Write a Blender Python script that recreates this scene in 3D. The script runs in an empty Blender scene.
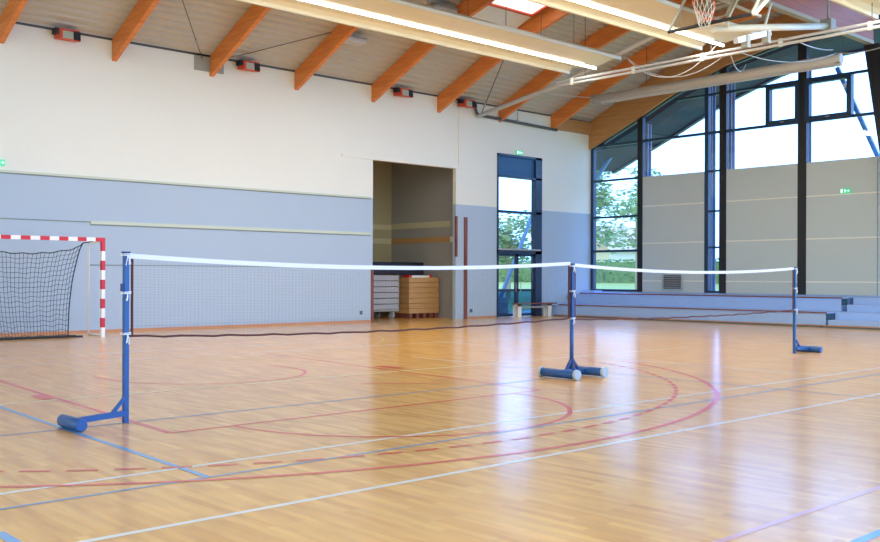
import bpy, bmesh, math, random
from mathutils import Vector, Matrix
random.seed(7)
C = bpy.context.scene.collection
PI = math.pi
def lerp(a, b, t): return a + (b - a) * t
# ---------------------------------------------------------------- camera
scn = bpy.context.scene
cam = bpy.data.cameras.new('camera'); camo = bpy.data.objects.new('camera', cam); C.objects.link(camo)
F_PX, YAW, ROLL, CX, CY = 971.2, .74555, .003045, 442.0, 276.5
cam.sensor_fit = 'HORIZONTAL'; cam.sensor_width = 36.0
cam.lens = F_PX * 36.0 / 880
cam.shift_x = -(CX - 440) / 880
cam.shift_y = (CY - 271) / 880
fw = Vector((math.sin(YAW), math.cos(YAW), 0)); rt = Vector((math.cos(YAW), -math.sin(YAW), 0)); up = Vector((0, 0, 1))
r2 = rt * math.cos(ROLL) + up * math.sin(ROLL); u2 = -rt * math.sin(ROLL) + up * math.cos(ROLL)
M = Matrix((r2, u2, -fw)).transposed().to_4x4(); M.translation = (0, 0, 1.36)
camo.matrix_world = M
cam.clip_end = 500; cam.clip_start = .05
scn.camera = camo
# ---------------------------------------------------------------- world, lights, exposure
w = bpy.data.worlds.new('sky'); scn.world = w; w.use_nodes = True
nt = w.node_tree; bg = nt.nodes['Background']
bg.inputs['Strength'].default_value = 3.0
tc = nt.nodes.new('ShaderNodeTexCoord'); mp = nt.nodes.new('ShaderNodeMapping'); mp.inputs['Scale'].default_value = (2, 2, 5)
nz = nt.nodes.new('ShaderNodeTexNoise'); nz.inputs['Scale'].default_value = 1.6; nz.inputs['Detail'].default_value = 5
cr = nt.nodes.new('ShaderNodeValToRGB')
cr.color_ramp.elements[0].position = .38; cr.color_ramp.elements[0].color = (.46, .90, 2.0, 1)
cr.color_ramp.elements[1].position = .6; cr.color_ramp.elements[1].color = (.62, 1.08, 2.05, 1)
nt.links.new(tc.outputs['Generated'], mp.inputs[0]); nt.links.new(mp.outputs[0], nz.inputs['Vector'])
nt.links.new(nz.outputs['Fac'], cr.inputs[0])
sx = nt.nodes.new('ShaderNodeSeparateXYZ'); nt.links.new(tc.outputs['Generated'], sx.inputs[0])
mr = nt.nodes.new('ShaderNodeMapRange'); mr.inputs['From Min'].default_value = -.1; mr.inputs['From Max'].default_value = .45
nt.links.new(sx.outputs['X'], mr.inputs['Value'])
sm = nt.nodes.new('ShaderNodeMix'); sm.data_type = 'RGBA'; sm.inputs[6].default_value = (.47, .56, .555, 1)   # sky colour shaped for the light: neutral fill behind camera, boosted blue at windows
nt.links.new(mr.outputs[0], sm.inputs[0]); nt.links.new(cr.outputs[0], sm.inputs[7]); nt.links.new(sm.outputs[2], bg.inputs['Color'])
vs = scn.view_settings
vs.view_transform = 'Standard'; vs.look = 'None'; vs.gamma = 1; vs.use_curve_mapping = False
vs.exposure = 0.13
# ---------------------------------------------------------------- materials
MATS = {}
def mat(name, col, rough=.6, metal=0, coat=0, spec=.5, noise=0, nscale=8, bump=0, emit=None, alpha=1):
    m = bpy.data.materials.new(name); m.use_nodes = True; t = m.node_tree; b = t.nodes['Principled BSDF']
    b.inputs['Base Color'].default_value = (*col, 1); b.inputs['Roughness'].default_value = rough
    b.inputs['Metallic'].default_value = metal; b.inputs['Coat Weight'].default_value = coat
    b.inputs['Specular IOR Level'].default_value = spec
    if noise or bump:
        tcn = t.nodes.new('ShaderNodeTexCoord'); n = t.nodes.new('ShaderNodeTexNoise'); n.inputs['Scale'].default_value = nscale
        n.inputs['Detail'].default_value = 4
        t.links.new(tcn.outputs['Object'], n.inputs['Vector'])
        if noise:
            mx = t.nodes.new('ShaderNodeMix'); mx.data_type = 'RGBA'
            mx.inputs[6].default_value = (*[c * (1 - noise) for c in col], 1); mx.inputs[7].default_value = (*[min(1, c * (1 + noise)) for c in col], 1)
            t.links.new(n.outputs['Fac'], mx.inputs[0]); t.links.new(mx.outputs[2], b.inputs['Base Color'])
        if bump:
            bp = t.nodes.new('ShaderNodeBump'); bp.inputs['Strength'].default_value = bump; bp.inputs['Distance'].default_value = .01
            t.links.new(n.outputs['Fac'], bp.inputs['Height']); t.links.new(bp.outputs[0], b.inputs['Normal'])
    if emit:
        b.inputs['Emission Color'].default_value = (*emit[0], 1); b.inputs['Emission Strength'].default_value = emit[1]
    MATS[name] = m
    return m
def grain(name, c1, c2, scale, rough=.5):
    m = bpy.data.materials.new(name); m.use_nodes = True; t = m.node_tree; b = t.nodes['Principled BSDF']
    b.inputs['Roughness'].default_value = rough
    tcn = t.nodes.new('ShaderNodeTexCoord'); mpn = t.nodes.new('ShaderNodeMapping'); mpn.inputs['Scale'].default_value = scale
    n = t.nodes.new('ShaderNodeTexNoise'); n.inputs['Scale'].default_value = 1; n.inputs['Detail'].default_value = 6
    t.links.new(tcn.outputs['Object'], mpn.inputs[0]); t.links.new(mpn.outputs[0], n.inputs['Vector'])
    r = t.nodes.new('ShaderNodeValToRGB'); r.color_ramp.elements[0].position = .3; r.color_ramp.elements[1].position = .7
    r.color_ramp.elements[0].color = (*c1, 1); r.color_ramp.elements[1].color = (*c2, 1)
    t.links.new(n.outputs['Fac'], r.inputs[0]); t.links.new(r.outputs[0], b.inputs['Base Color'])
    MATS[name] = m; return m
def glassmat(name, tint, refl=.07, rough=.02):
    m = bpy.data.materials.new(name); m.use_nodes = True; t = m.node_tree; t.nodes.clear()
    o = t.nodes.new('ShaderNodeOutputMaterial'); mx = t.nodes.new('ShaderNodeMixShader'); tr = t.nodes.new('ShaderNodeBsdfTransparent')
    g = t.nodes.new('ShaderNodeBsdfGlossy'); g.inputs['Roughness'].default_value = rough
    tr.inputs['Color'].default_value = (*tint, 1); mx.inputs[0].default_value = refl
    t.links.new(tr.outputs[0], mx.inputs[1]); t.links.new(g.outputs[0], mx.inputs[2]); t.links.new(mx.outputs[0], o.inputs[0])
    MATS[name] = m; return m

FLOOR_COAT = 1.0; FLOOR_ROUGH = .195
def floor_mat():
    m = bpy.data.materials.new('oak_strip_floor'); m.use_nodes = True; t = m.node_tree; b = t.nodes['Principled BSDF']
    tcn = t.nodes.new('ShaderNodeTexCoord'); sp = t.nodes.new('ShaderNodeSeparateXYZ'); cb = t.nodes.new('ShaderNodeCombineXYZ')
    t.links.new(tcn.outputs['Object'], sp.inputs[0])
    t.links.new(sp.outputs['Y'], cb.inputs['X']); t.links.new(sp.outputs['X'], cb.inputs['Y'])
    br = t.nodes.new('ShaderNodeTexBrick'); br.inputs['Scale'].default_value = 1
    br.inputs['Brick Width'].default_value = .5; br.inputs['Row Height'].default_value = .065
    br.inputs['Mortar Size'].default_value = .0006; br.inputs['Mortar Smooth'].default_value = .2
    br.inputs['Color1'].default_value = (.80, .37, .065, 1); br.inputs['Color2'].default_value = (.98, .53, .125, 1)
    br.inputs['Mortar'].default_value = (.5, .28, .11, 1); br.offset = .37; br.offset_frequency = 3; br.squash = 1
    t.links.new(cb.outputs[0], br.inputs['Vector'])
    mpn = t.nodes.new('ShaderNodeMapping'); mpn.inputs['Scale'].default_value = (13, 1.6, 1)
    t.links.new(tcn.outputs['Object'], mpn.inputs[0])
    n = t.nodes.new('ShaderNodeTexNoise'); n.inputs['Scale'].default_value = 1; n.inputs['Detail'].default_value = 4
    t.links.new(mpn.outputs[0], n.inputs['Vector'])
    r = t.nodes.new('ShaderNodeValToRGB'); r.color_ramp.elements[0].position = .3; r.color_ramp.elements[1].position = .75
    r.color_ramp.elements[0].color = (.82, .80, .76, 1); r.color_ramp.elements[1].color = (1.08, 1.1, 1.15, 1)
    t.links.new(n.outputs['Fac'], r.inputs[0])
    mx = t.nodes.new('ShaderNodeMix'); mx.data_type = 'RGBA'; mx.blend_type = 'MULTIPLY'; mx.inputs[0].default_value = 1
    t.links.new(br.outputs['Color'], mx.inputs[6]); t.links.new(r.outputs[0], mx.inputs[7]); t.links.new(mx.outputs[2], b.inputs['Base Color'])
    b.inputs['Roughness'].default_value = .5; b.inputs['Specular IOR Level'].default_value = .1
    b.inputs['Coat Weight'].default_value = FLOOR_COAT; b.inputs['Coat Roughness'].default_value = FLOOR_ROUGH; b.inputs['Coat IOR'].default_value = 1.52
    bp = t.nodes.new('ShaderNodeBump'); bp.inputs['Strength'].default_value = .02; bp.inputs['Distance'].default_value = .001
    t.links.new(n.outputs['Fac'], bp.inputs['Height']); t.links.new(bp.outputs[0], b.inputs['Coat Normal'])
    MATS['floor'] = m
def wall_mat():
    m = bpy.data.materials.new('painted_wall'); m.use_nodes = True; t = m.node_tree; b = t.nodes['Principled BSDF']
    tcn = t.nodes.new('ShaderNodeTexCoord'); sp = t.nodes.new('ShaderNodeSeparateXYZ'); t.links.new(tcn.outputs['Object'], sp.inputs[0])
    gt = t.nodes.new('ShaderNodeMath'); gt.operation = 'GREATER_THAN'; gt.inputs[1].default_value = 3.68; t.links.new(sp.outputs['Z'], gt.inputs[0])
    mx = t.nodes.new('ShaderNodeMix'); mx.data_type = 'RGBA'
    mx.inputs[6].default_value = (.42, .52, .645, 1); mx.inputs[7].default_value = (.79, .80, .73, 1)
    n = t.nodes.new('ShaderNodeTexNoise'); n.inputs['Scale'].default_value = .6; t.links.new(tcn.outputs['Object'], n.inputs['Vector'])
    r = t.nodes.new('ShaderNodeValToRGB'); r.color_ramp.elements[0].color = (.97, .97, .97, 1); r.color_ramp.elements[1].color = (1.02, 1.02, 1.02, 1)
    t.links.new(n.outputs['Fac'], r.inputs[0])
    m2 = t.nodes.new('ShaderNodeMix'); m2.data_type = 'RGBA'; m2.blend_type = 'MULTIPLY'; m2.inputs[0].default_value = 1
    t.links.new(gt.outputs[0], mx.inputs[0]); t.links.new(mx.outputs[2], m2.inputs[6]); t.links.new(r.outputs[0], m2.inputs[7])
    t.links.new(m2.outputs[2], b.inputs['Base Color']); b.inputs['Roughness'].default_value = .7
    MATS['wall'] = m
def slat_mat():
    m = bpy.data.materials.new('grooved_panel'); m.use_nodes = True; t = m.node_tree; b = t.nodes['Principled BSDF']
    tcn = t.nodes.new('ShaderNodeTexCoord'); sp = t.nodes.new('ShaderNodeSeparateXYZ'); t.links.new(tcn.outputs['Object'], sp.inputs[0])
    mu = t.nodes.new('ShaderNodeMath'); mu.operation = 'MULTIPLY'; mu.inputs[1].default_value = 16; t.links.new(sp.outputs['Z'], mu.inputs[0])
    fr = t.nodes.new('ShaderNodeMath'); fr.operation = 'FRACT'; t.links.new(mu.outputs[0], fr.inputs[0])
    lt = t.nodes.new('ShaderNodeMath'); lt.operation = 'LESS_THAN'; lt.inputs[1].default_value = .25; t.links.new(fr.outputs[0], lt.inputs[0])
    mx = t.nodes.new('ShaderNodeMix'); mx.data_type = 'RGBA'; mx.inputs[6].default_value = (.43, .525, .64, 1); mx.inputs[7].default_value = (.38, .47, .58, 1)
    t.links.new(lt.outputs[0], mx.inputs[0]); t.links.new(mx.outputs[2], b.inputs['Base Color']); b.inputs['Roughness'].default_value = .6
    MATS['slat'] = m
floor_mat(); wall_mat(); slat_mat()
grain('beam_wood', (.58, .16, .03), (.76, .26, .055), (.6, 1.2, 14))
grain('gable_wood', (.42, .20, .07), (.52, .27, .10), (.6, 1.2, 14))
grain('girder_wood', (.27, .055, .003), (.37, .085, .005), (1.0, 1.2, 14))
grain('plywood', (.50, .27, .10), (.60, .34, .14), (1, 1, 30))
grain('red_wood', (.16, .045, .03), (.25, .07, .04), (8, 8, 2))
grain('skirting', (.50, .22, .10), (.60, .29, .14), (2, 2, 20))
mat('deck', (.50, .48, .42), .45, .0, noise=.06, nscale=3)
mat('lamp_shell', (.74, .70, .53), .35)
mat('lamp_tube', (1, 1, 1), .4, emit=((1, .97, .88), 9))
mat('frame', (.012, .040, .10), .35)
mat('frame_black', (.008, .010, .016), .4)
mat('ext_steel', (.26, .32, .52), .5)
mat('header_blue', (.02, .10, .24), .5)
mat('ext_brace', (.07, .25, .55), .5)
mat('soffit', (.008, .032, .09), .7, noise=.2, nscale=2)
mat('panel_grey', (.54, .61, .64), .75, noise=.02, nscale=2)
mat('panel_seam', (.82, .82, .78), .6)
mat('bleacher', (.34, .51, .90), .55, noise=.05, nscale=2)
mat('bleacher_end', (.04, .11, .17), .6)
mat('base_dark', (.12, .15, .17), .7)  # dark strip colour along the foot of bleacher and steps
mat('green_trim', (.56, .62, .50), .5)
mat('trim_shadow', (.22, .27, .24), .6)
mat('cream_trim', (.80, .79, .70), .5)
mat('blue_paint', (.007, .085, .31), .4, coat=.1)
mat('blue_dark', (.006, .04, .19), .4)
mat('cap_grey', (.42, .50, .58), .5)
mat('tape', (.86, .87, .92), .6)
mat('cord_white', (.85, .90, .97), .6)
mat('net_brown', (.10, .03, .03), .8)
mat('net_black', (.02, .03, .04), .8)
mat('goal_red', (.60, .004, .008), .4)
mat('goal_white', (.85, .86, .88), .4)
mat('black', (.01, .01, .012), .6)
mat('mat_black', (.006, .008, .02), .5)
mat('heater_red', (.62, .07, .03), .45)
mat('heater_face', (.42, .46, .38), .4)
mat('steel_grey', (.32, .33, .30), .5)
mat('dark_pipe', (.07, .075, .08), .4)
mat('cable', (.10, .08, .07), .6)
mat('pipe_white', (.55, .56, .58), .4)
mat('flange', (.36, .31, .22), .6)
mat('roller', (.56, .53, .50), .5)
mat('frame_white', (.70, .70, .60), .4)
mat('hoop_red', (.75, .04, .02), .4)
mat('net_cotton', (.80, .78, .72), .8)
mat('storage_back', (.44, .39, .24), .8)
mat('storage_side', (.38, .37, .36), .8)
mat('storage_band', (.60, .56, .38), .8)
mat('grey_metal', (.42, .41, .43), .45)
mat('white_line', (.85, .84, .80), .5, coat=1)
mat('exit_green', (.05, .45, .25), .5, emit=((.1, .7, .35), .5))
mat('exit_white', (.8, .9, .85), .5, emit=((.8, 1, .9), 1.0))
mat('louvre', (.36, .38, .40), .5)
mat('grass', (.30, .42, .14), .9, noise=.25, nscale=3)
mat('leaf', (.34, .50, .30), .8, noise=.2, nscale=2)
mat('hedge', (.20, .36, .20), .9, noise=.4, nscale=4)
mat('bark', (.42, .38, .33), .9)
mat('house_wall', (.75, .70, .62), .8)
mat('house_roof', (.62, .48, .42), .8)
mat('outlet', (.10, .13, .17), .5)
mat('skylit_deck', (.74, .86, .95), .5)
mat('skylight', (.95, .97, 1), .5, emit=((1, .93, .90), 1.6))
mat('ext_pale', (.45, .55, .65), .5)
glassmat('glass', (.93, .97, 1.0))
glassmat('glass_blue', (.25, .45, .62), .06)
glassmat('acrylic', (.86, .84, .78), .16, .1)
for nme, c in (('white', (.86, .85, .80)), ('yellow', (.95, .82, .42)), ('blue', (.18, .33, .52)), ('red', (.80, .075, .045)), ('pink', (.80, .42, .42)), ('sky_blue', (.13, .38, .72)), ('gold', (.80, .56, .12))):
    mm = mat('line_' + nme, c, .5, spec=.1, coat=FLOOR_COAT); mm.node_tree.nodes['Principled BSDF'].inputs['Coat Roughness'].default_value = FLOOR_ROUGH
# ---------------------------------------------------------------- mesh helpers
class MB:
    def __init__(s): s.v = []; s.f = []; s.mi = []; s.cur = 0
    def add(s, vs, fs):
        o = len(s.v); s.v += [tuple(p) for p in vs]; s.f += [tuple(o + i for i in q) for q in fs]; s.mi += [s.cur] * len(fs)
    def box(s, x0, x1, y0, y1, z0, z1):
        if x0 > x1: x0, x1 = x1, x0
        if y0 > y1: y0, y1 = y1, y0
        if z0 > z1: z0, z1 = z1, z0
        s.add([(x0,y0,z0),(x1,y0,z0),(x1,y1,z0),(x0,y1,z0),(x0,y0,z1),(x1,y0,z1),(x1,y1,z1),(x0,y1,z1)],
              [(0,3,2,1),(4,5,6,7),(0,1,5,4),(1,2,6,5),(2,3,7,6),(3,0,4,7)]); return s
    def basis(s, d, upv=None):
        d = d.normalized(); a = Vector(upv) if upv else (Vector((0,0,1)) if abs(d.z) < .95 else Vector((1,0,0)))
        x = a.cross(d).normalized(); y = d.cross(x); return x, y
    def bar(s, p, q, wx, wy, upv=None):
        p = Vector(p); q = Vector(q); x, y = s.basis(q - p, upv); x *= wx / 2; y *= wy / 2
        vs = [c + a * x + b * y for c in (p, q) for a, b in ((-1,-1),(1,-1),(1,1),(-1,1))]
        s.add(vs, [(0,3,2,1),(4,5,6,7),(0,1,5,4),(1,2,6,5),(2,3,7,6),(3,0,4,7)]); return s
    def tube(s, pts, r, n=10, caps=True):
        pts = [Vector(p) for p in pts]; k = len(pts); o = len(s.v); rs = r if isinstance(r, (list, tuple)) else [r] * k
        x = y = None
        for i, p in enumerate(pts):
            d = (pts[min(i+1, k-1)] - pts[max(i-1, 0)])
            if x is None: x, y = s.basis(d)
            else:
                dn = d.normalized(); x = (x - dn * x.dot(dn)).normalized(); y = dn.cross(x)
            for j in range(n):
                a = 2 * PI * j / n; s.v.append(tuple(p + (x * math.cos(a) + y * math.sin(a)) * rs[i]))
        for i in range(k - 1):
            for j in range(n):
                s.f.append((o+i*n+j, o+i*n+(j+1)%n, o+(i+1)*n+(j+1)%n, o+(i+1)*n+j)); s.mi.append(s.cur)
        if caps:
            s.f.append(tuple(o + j for j in range(n))[::-1]); s.f.append(tuple(o + (k-1)*n + j for j in range(n))); s.mi += [s.cur] * 2
        return s
    def prism_x(s, poly, x0, x1):      # poly: list of (y, z)
        n = len(poly); s.add([(x0, a, b) for a, b in poly] + [(x1, a, b) for a, b in poly],
              [tuple(range(n))[::-1], tuple(range(n, 2*n))] + [(i, (i+1)%n, n+(i+1)%n, n+i) for i in range(n)]); return s
    def prism_y(s, poly, y0, y1):      # poly: list of (x, z)
        n = len(poly); s.add([(a, y0, b) for a, b in poly] + [(a, y1, b) for a, b in poly],
              [tuple(range(n)), tuple(range(n, 2*n))[::-1]] + [((i+1)%n, i, n+i, n+(i+1)%n) for i in range(n)]); return s
    def ribbon_x(s, top, bot, x0, x1): # curved beam: top and bottom profiles (y,z), same length
        k = len(top); vs = []
        for (a, b), (c, d) in zip(top, bot): vs += [(x0, a, b), (x1, a, b), (x1, c, d), (x0, c, d)]
        fs = [(0,1,2,3), (4*k-1, 4*k-2, 4*k-3, 4*k-4)]
        for i in range(k - 1):
            for j in range(4): fs.append((4*i+(j+1)%4, 4*i+j, 4*i+4+j, 4*i+4+(j+1)%4))
        s.add(vs, fs); return s
    def build(s, name, material, parent=None, smooth=False, bevel=0, loc=None, flat_up=False):
        me = bpy.data.meshes.new(name); me.from_pydata(s.v, [], s.f)
        for mm in (material if isinstance(material, (list, tuple)) else [material]): me.materials.append(MATS[mm] if isinstance(mm, str) else mm)
        if any(s.mi): me.polygons.foreach_set('material_index', s.mi)
        bm = bmesh.new(); bm.from_mesh(me); bmesh.ops.recalc_face_normals(bm, faces=bm.faces)
        if flat_up:
            bmesh.ops.reverse_faces(bm, faces=[f for f in bm.faces if f.normal.z < 0])
        bm.to_mesh(me); bm.free()
        if smooth:
            me.polygons.foreach_set('use_smooth', [len(p.vertices) <= 4 for p in me.polygons])
        o = bpy.data.objects.new(name, me); C.objects.link(o)
        if loc is not None:      # vertices given in world: move the origin
            me.transform(Matrix.Translation(-Vector(loc))); o.location = loc
        if parent: 
            o.parent = parent
            if parent.get('_w'): o.matrix_parent_inverse = Matrix.Identity(4)
        if bevel:
            b = o.modifiers.new('bevel', 'BEVEL'); b.width = bevel; b.segments = 2; b.limit_method = 'ANGLE'
        return o
def tag(o, label=None, cat=None, group=None, kind=None):
    if label: o['label'] = label
    if cat: o['category'] = cat
    if group: o['group'] = group
    if kind: o['kind'] = kind
    return o
def thing(name, label, cat, loc=(0, 0, 0), group=None):
    o = bpy.data.objects.new(name, None); C.objects.link(o); o.location = loc; o.empty_display_size = .1
    return tag(o, label, cat, group)
def dup(root, loc, label=None, group=None):
    r = root.copy(); C.objects.link(r); r.location = loc
    if label: r['label'] = label
    if group: r['group'] = group
    for ch in list(root.children):
        c = ch.copy(); C.objects.link(c); c.parent = r
        for g in list(ch.children):
            d = g.copy(); C.objects.link(d); d.parent = c
    return r
def struct(mb, name, m, parent=None, **k):
    o = mb.build(name, m, parent, **k)
    if not parent: o['kind'] = 'structure'
    return o
def interp(tab, y):
    tab = sorted(tab)
    if y <= tab[0][0]: return tab[0][1]
    if y >= tab[-1][0]:
        (a, b), (c, d) = tab[-2], tab[-1]; return d + (y - c) * (d - b) / (c - a)
    for (a, b), (c, d) in zip(tab, tab[1:]):
        if a <= y <= c:
            return b + (d - b) * (y - a) / (c - a)
YB, XW = 22.6, 28.35       # back wall face, window wall face
BEAM = [(12.3, 9.14), (14.5, 9.05), (16, 8.86), (17.4, 8.60), (18.7, 8.22), (20, 7.72), (21.3, 7.12), (22.6, 6.53)]
GAB = [(12.3, 8.80), (14.9, 8.69), (16.9, 8.30), (19.1, 7.57), (20.5, 6.93), (22.6, 6.05)]
deck_z = lambda y: interp(BEAM, y) + .52
# ---------------------------------------------------------------- floor and court markings
floor = struct(MB().box(-8, 31.0, -4, 26.6, -.2, 0), 'floor', 'floor')
LZ = .0015
def fl(name, m, pts, wd, closed=False):
    mb = MB(); P = [Vector((p[0], p[1], 0)) for p in pts]; L = []; R = []
    for i, p in enumerate(P):
        d = (P[min(i+1, len(P)-1)] - P[max(i-1, 0)]).normalized(); nn = Vector((-d.y, d.x, 0)) * wd / 2
        L.append(p + nn); R.append(p - nn)
    k = len(P); vs = [(a.x, a.y, LZ) for a in L] + [(a.x, a.y, LZ) for a in R]
    mb.add(vs, [(i, i+1, k+i+1, k+i) for i in range(k-1)])
    return mb.build(name, m, floor, flat_up=True)
LAYER = [0]
def line(name, m, pts, wd=.05):
    global LZ
    LAYER[0] += 1; LZ = .0012 + LAYER[0] * .00004
    o = fl(name, m, pts, wd); o['kind'] = 'structure'; return o
def arc(cx, cy, r, a0, a1, n=48): return [(cx + r*math.cos(math.radians(lerp(a0,a1,i/n))), cy + r*math.sin(math.radians(lerp(a0,a1,i/n)))) for i in range(n+1)]
line('white_court_line', 'line_white', [(-2, 6.29), (25.5, 6.29)], .05)
line('white_court_line', 'line_white', [(-2, 4.88), (25.5, 4.88)], .05)
line('white_court_line', 'line_white', [(5.0, 15.1), (20.2, 14.6)], .05)
line('white_court_line', 'line_white', [(3, 16.45), (12.3, 16.45)], .05)
line('white_court_line', 'line_white', [(13.72, 15.2), (13.72, 11.2)], .04)
line('white_court_line', 'line_white', [(13.05, 11.2), (13.05, 6.3)], .04)
line('white_court_line', 'line_white', [(10.75, 12.4), (10.75, 9.6)], .04)
line('white_court_line', 'line_white', [(18.7, 14.0), (18.7, 9.2)], .04)
line('white_court_line', 'line_white', [(15.9, 15.0), (25.2, 14.55)], .04)
line('pink_court_line', 'line_pink', [(4.3, 2.70), (16, 2.70)], .045)
line('yellow_court_line', 'line_yellow', [(1, 10.65), (16.2, 10.62)], .065)
line('yellow_arc_line', 'line_gold', [(3.5, 14.02), (6.2, 14.0), (8.6, 14.0)] + arc(8.6, 20.0, 6.0, -88, -8, 40), .06)
line('blue_court_line', 'line_sky_blue', [(3.50, 12), (3.29, 5.88)], .05)
line('blue_court_line', 'line_blue', [(-2, 8.57), (11.05, 8.57)], .04)
line('blue_court_line', 'line_blue', [(-2, 5.88), (14.8, 5.88)], .04)
line('blue_court_line', 'line_blue', [(11.05, 9.2), (11.05, 2.5)], .035)
line('blue_court_line', 'line_sky_blue', [(1.76, 5.36), (1.76, 4.6)], .06)
line('blue_court_line', 'line_sky_blue', [(4.2, 2.22), (12, 2.22)], .06)
line('red_key_line', 'line_red', [(4.42, 15.0), (3.97, 7.76)], .06)
line('red_key_line', 'line_red', [(9.3, 14.6), (8.78, 7.78)], .05)
line('red_key_line', 'line_red', [(3.97, 7.76), (8.78, 7.76)], .05)
line('red_arc_line', 'line_red', arc(6.44, 7.76, 1.85, 180, 360, 40), .05)
line('red_arc_line', 'line_red', [(5.42, 12.75)] + arc(6.78, 12.15, 1.35, 180, 360, 30) + [(8.14, 12.75)], .05)
line('red_arc_line', 'line_red', arc(6.44, 7.76, 2.25, 34, 60, 8), .045)
line('red_arc_line', 'line_red', arc(6.35, 11.9, 6.84, 200, 340, 90), .055)
for q in range(51):
    a0 = 197 + q * 2.87; rr = 6.36
    line('red_dash_line', 'line_red', arc(6.38, 11.9, rr, a0, a0 + 1.9, 3), .05)
line('red_block_mark', 'line_red', [(4.08, 11.2), (4.05, 10.75)], .13)
line('red_block_mark', 'line_red', [(9.27, 11.45), (9.27, 10.95)], .18)
# ---------------------------------------------------------------- back wall with its openings
TH = .14
mb = MB()
NX0, NX1, NZ = 18.06, 21.46, 4.82
DX0, DX1, DZ = 23.35, 25.60, 5.50
WT = 7.06
mb.box(-8, NX0, YB, YB+TH, 0, WT); mb.box(NX0, NX1, YB, YB+TH, NZ, WT); mb.box(NX1, DX0, YB, YB+TH, 0, WT)
mb.box(DX0, DX1, YB, YB+TH, DZ, WT); mb.box(DX1, XW+.3, YB, YB+TH, 0, WT)
struct(mb, 'wall_back', 'wall')
# grooved acoustic panel on the lower wall
struct(MB().box(10.42, 17.98, YB-.015, YB, .12, 1.60), 'trim_1', 'slat')
# ledge trims
def ledge(n, x0, x1, z, h, dep, m='green_trim'):
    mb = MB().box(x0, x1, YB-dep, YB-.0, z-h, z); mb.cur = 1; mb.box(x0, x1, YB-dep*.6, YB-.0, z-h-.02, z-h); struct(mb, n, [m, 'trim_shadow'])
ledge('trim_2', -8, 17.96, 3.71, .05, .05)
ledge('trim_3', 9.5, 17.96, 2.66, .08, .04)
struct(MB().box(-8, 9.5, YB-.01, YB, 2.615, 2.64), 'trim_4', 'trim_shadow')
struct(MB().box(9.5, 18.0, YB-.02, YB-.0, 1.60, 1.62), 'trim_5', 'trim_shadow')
struct(MB().box(16.9, 21.75, YB-.03, YB, 4.82, 4.90), 'trim_6', 'cream_trim')
struct(MB().box(21.56, 21.68, YB-.03, YB, 4.9, 6.8), 'trim_7', 'cream_trim')
struct(MB().box(-8, XW, YB-.03, YB, 7.02, 7.07), 'trim_8', 'dark_pipe')
struct(MB().box(-8, NX0-.06, YB-.02, YB, 0, .065), 'baseboard_back_left', 'skirting')
struct(MB().box(21.95, DX0-.05, YB-.02, YB, 0, .06).box(DX1+.05, 26.0, YB-.02, YB, 0, .06), 'baseboard_back_right', 'skirting')
struct(MB().box(NX0-.07, NX0+.02, YB-.03, YB+.05, 0, 1.6), 'trim_9', 'red_wood')
struct(MB().box(21.44, 21.52, YB-.03, YB+.02, 2.0, 3.3), 'trim_10', 'red_wood')
struct(MB().box(21.82, 21.95, YB-.04, YB, .0, 3.28), 'trim_11', 'red_wood')
for i, (x, z, side) in enumerate(((17.62, .29, 'left'), (22.15, .25, 'right'))):
    o = MB().box(x-.05, x+.05, YB-.03, YB, z-.055, z+.055).box(x-.03, x+.03, YB-.04, YB-.03, z-.03, z+.03).build('wall_socket', 'outlet', bevel=.006)
    tag(o, 'small dark wall socket low on the lavender wall %s of the storage opening' % side, 'socket', 'wall sockets')
# ---------------------------------------------------------------- storage room behind the opening
SX = 21.9
struct(MB().box(15.5, SX+.2, 26.35, 26.55, 0, 5.6), 'wall_storage_back', 'storage_back')
struct(MB().box(SX, SX+.2, YB+TH, 26.35, 0, 5.6), 'wall_storage_right', 'storage_side')
struct(MB().box(15.5, 15.7, YB+TH, 26.35, 0, 5.6), 'wall_storage_left', 'storage_back')
struct(MB().box(15.5, SX+.2, YB+TH, 26.55, 5.6, 5.75), 'ceiling_storage', 'storage_side')
struct(MB().box(15.7, SX-.01, 26.33, 26.35, 2.99, 3.16), 'trim_12', 'storage_band')
struct(MB().box(15.7, SX-.01, 26.33, 26.35, 2.50, 2.68), 'trim_13', 'storage_band')
struct(MB().box(SX-.02, SX, 23.3, 26.33, 3.0, 3.2), 'trim_14', 'storage_band')
struct(MB().box(SX-.02, SX, 23.32, 26.33, 2.50, 2.68), 'trim_15', 'plywood')
struct(MB().box(SX-.02, SX, 23.13, 23.32, 2.50, 2.68), 'trim_16', 'cream_trim')
# stacked vaulting box on dark feet
vb = thing('vaulting_box', 'tall plywood vaulting box of stacked frames inside the storage opening', 'vaulting box', (20.45, 23.7, 0))
for k in range(7):
    z0 = .16 + k * .167
    MB().box(0, 1.3, 0, .85, z0, z0+.160).build('box_section', 'plywood', vb, bevel=.008)
for x in (.03, .33, .62, .92, 1.14): MB().box(x, x+.12, .02, .8, 0, .16).build('foot', 'red_wood', vb)
tr = thing('storage_tray', 'flat white tray with red ends lying on the plywood vaulting box', 'tray', (19.98+.5, 23.75, 1.322))
MB().box(.12, .88, 0, .3, 0, .07).build('tray_body', 'goal_white', tr); 
for x in (0, .88): MB().box(x, x+.12, 0, .3, 0, .08).build('tray_end', 'goal_red', tr)
ct = thing('mat_trolley', 'grey slatted trolley on castors beside the plywood vaulting box', 'trolley', (18.9, 23.9, 0))
for k in range(6):
    z0 = .30 + k*.185
    MB().box(0, 1.28, 0, .9, z0, z0+.165).build('tray_shelf', 'grey_metal', ct, bevel=.01)
mb = MB()
for x in (0.0, 1.24): 
    for y in (.0, .86): mb.box(x, x+.04, y-.01, y+.05, .25, 1.41)
mb.box(0, 1.28, 0, .9, .24, .29)
mb.build('trolley_frame', 'steel_grey', ct)
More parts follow.
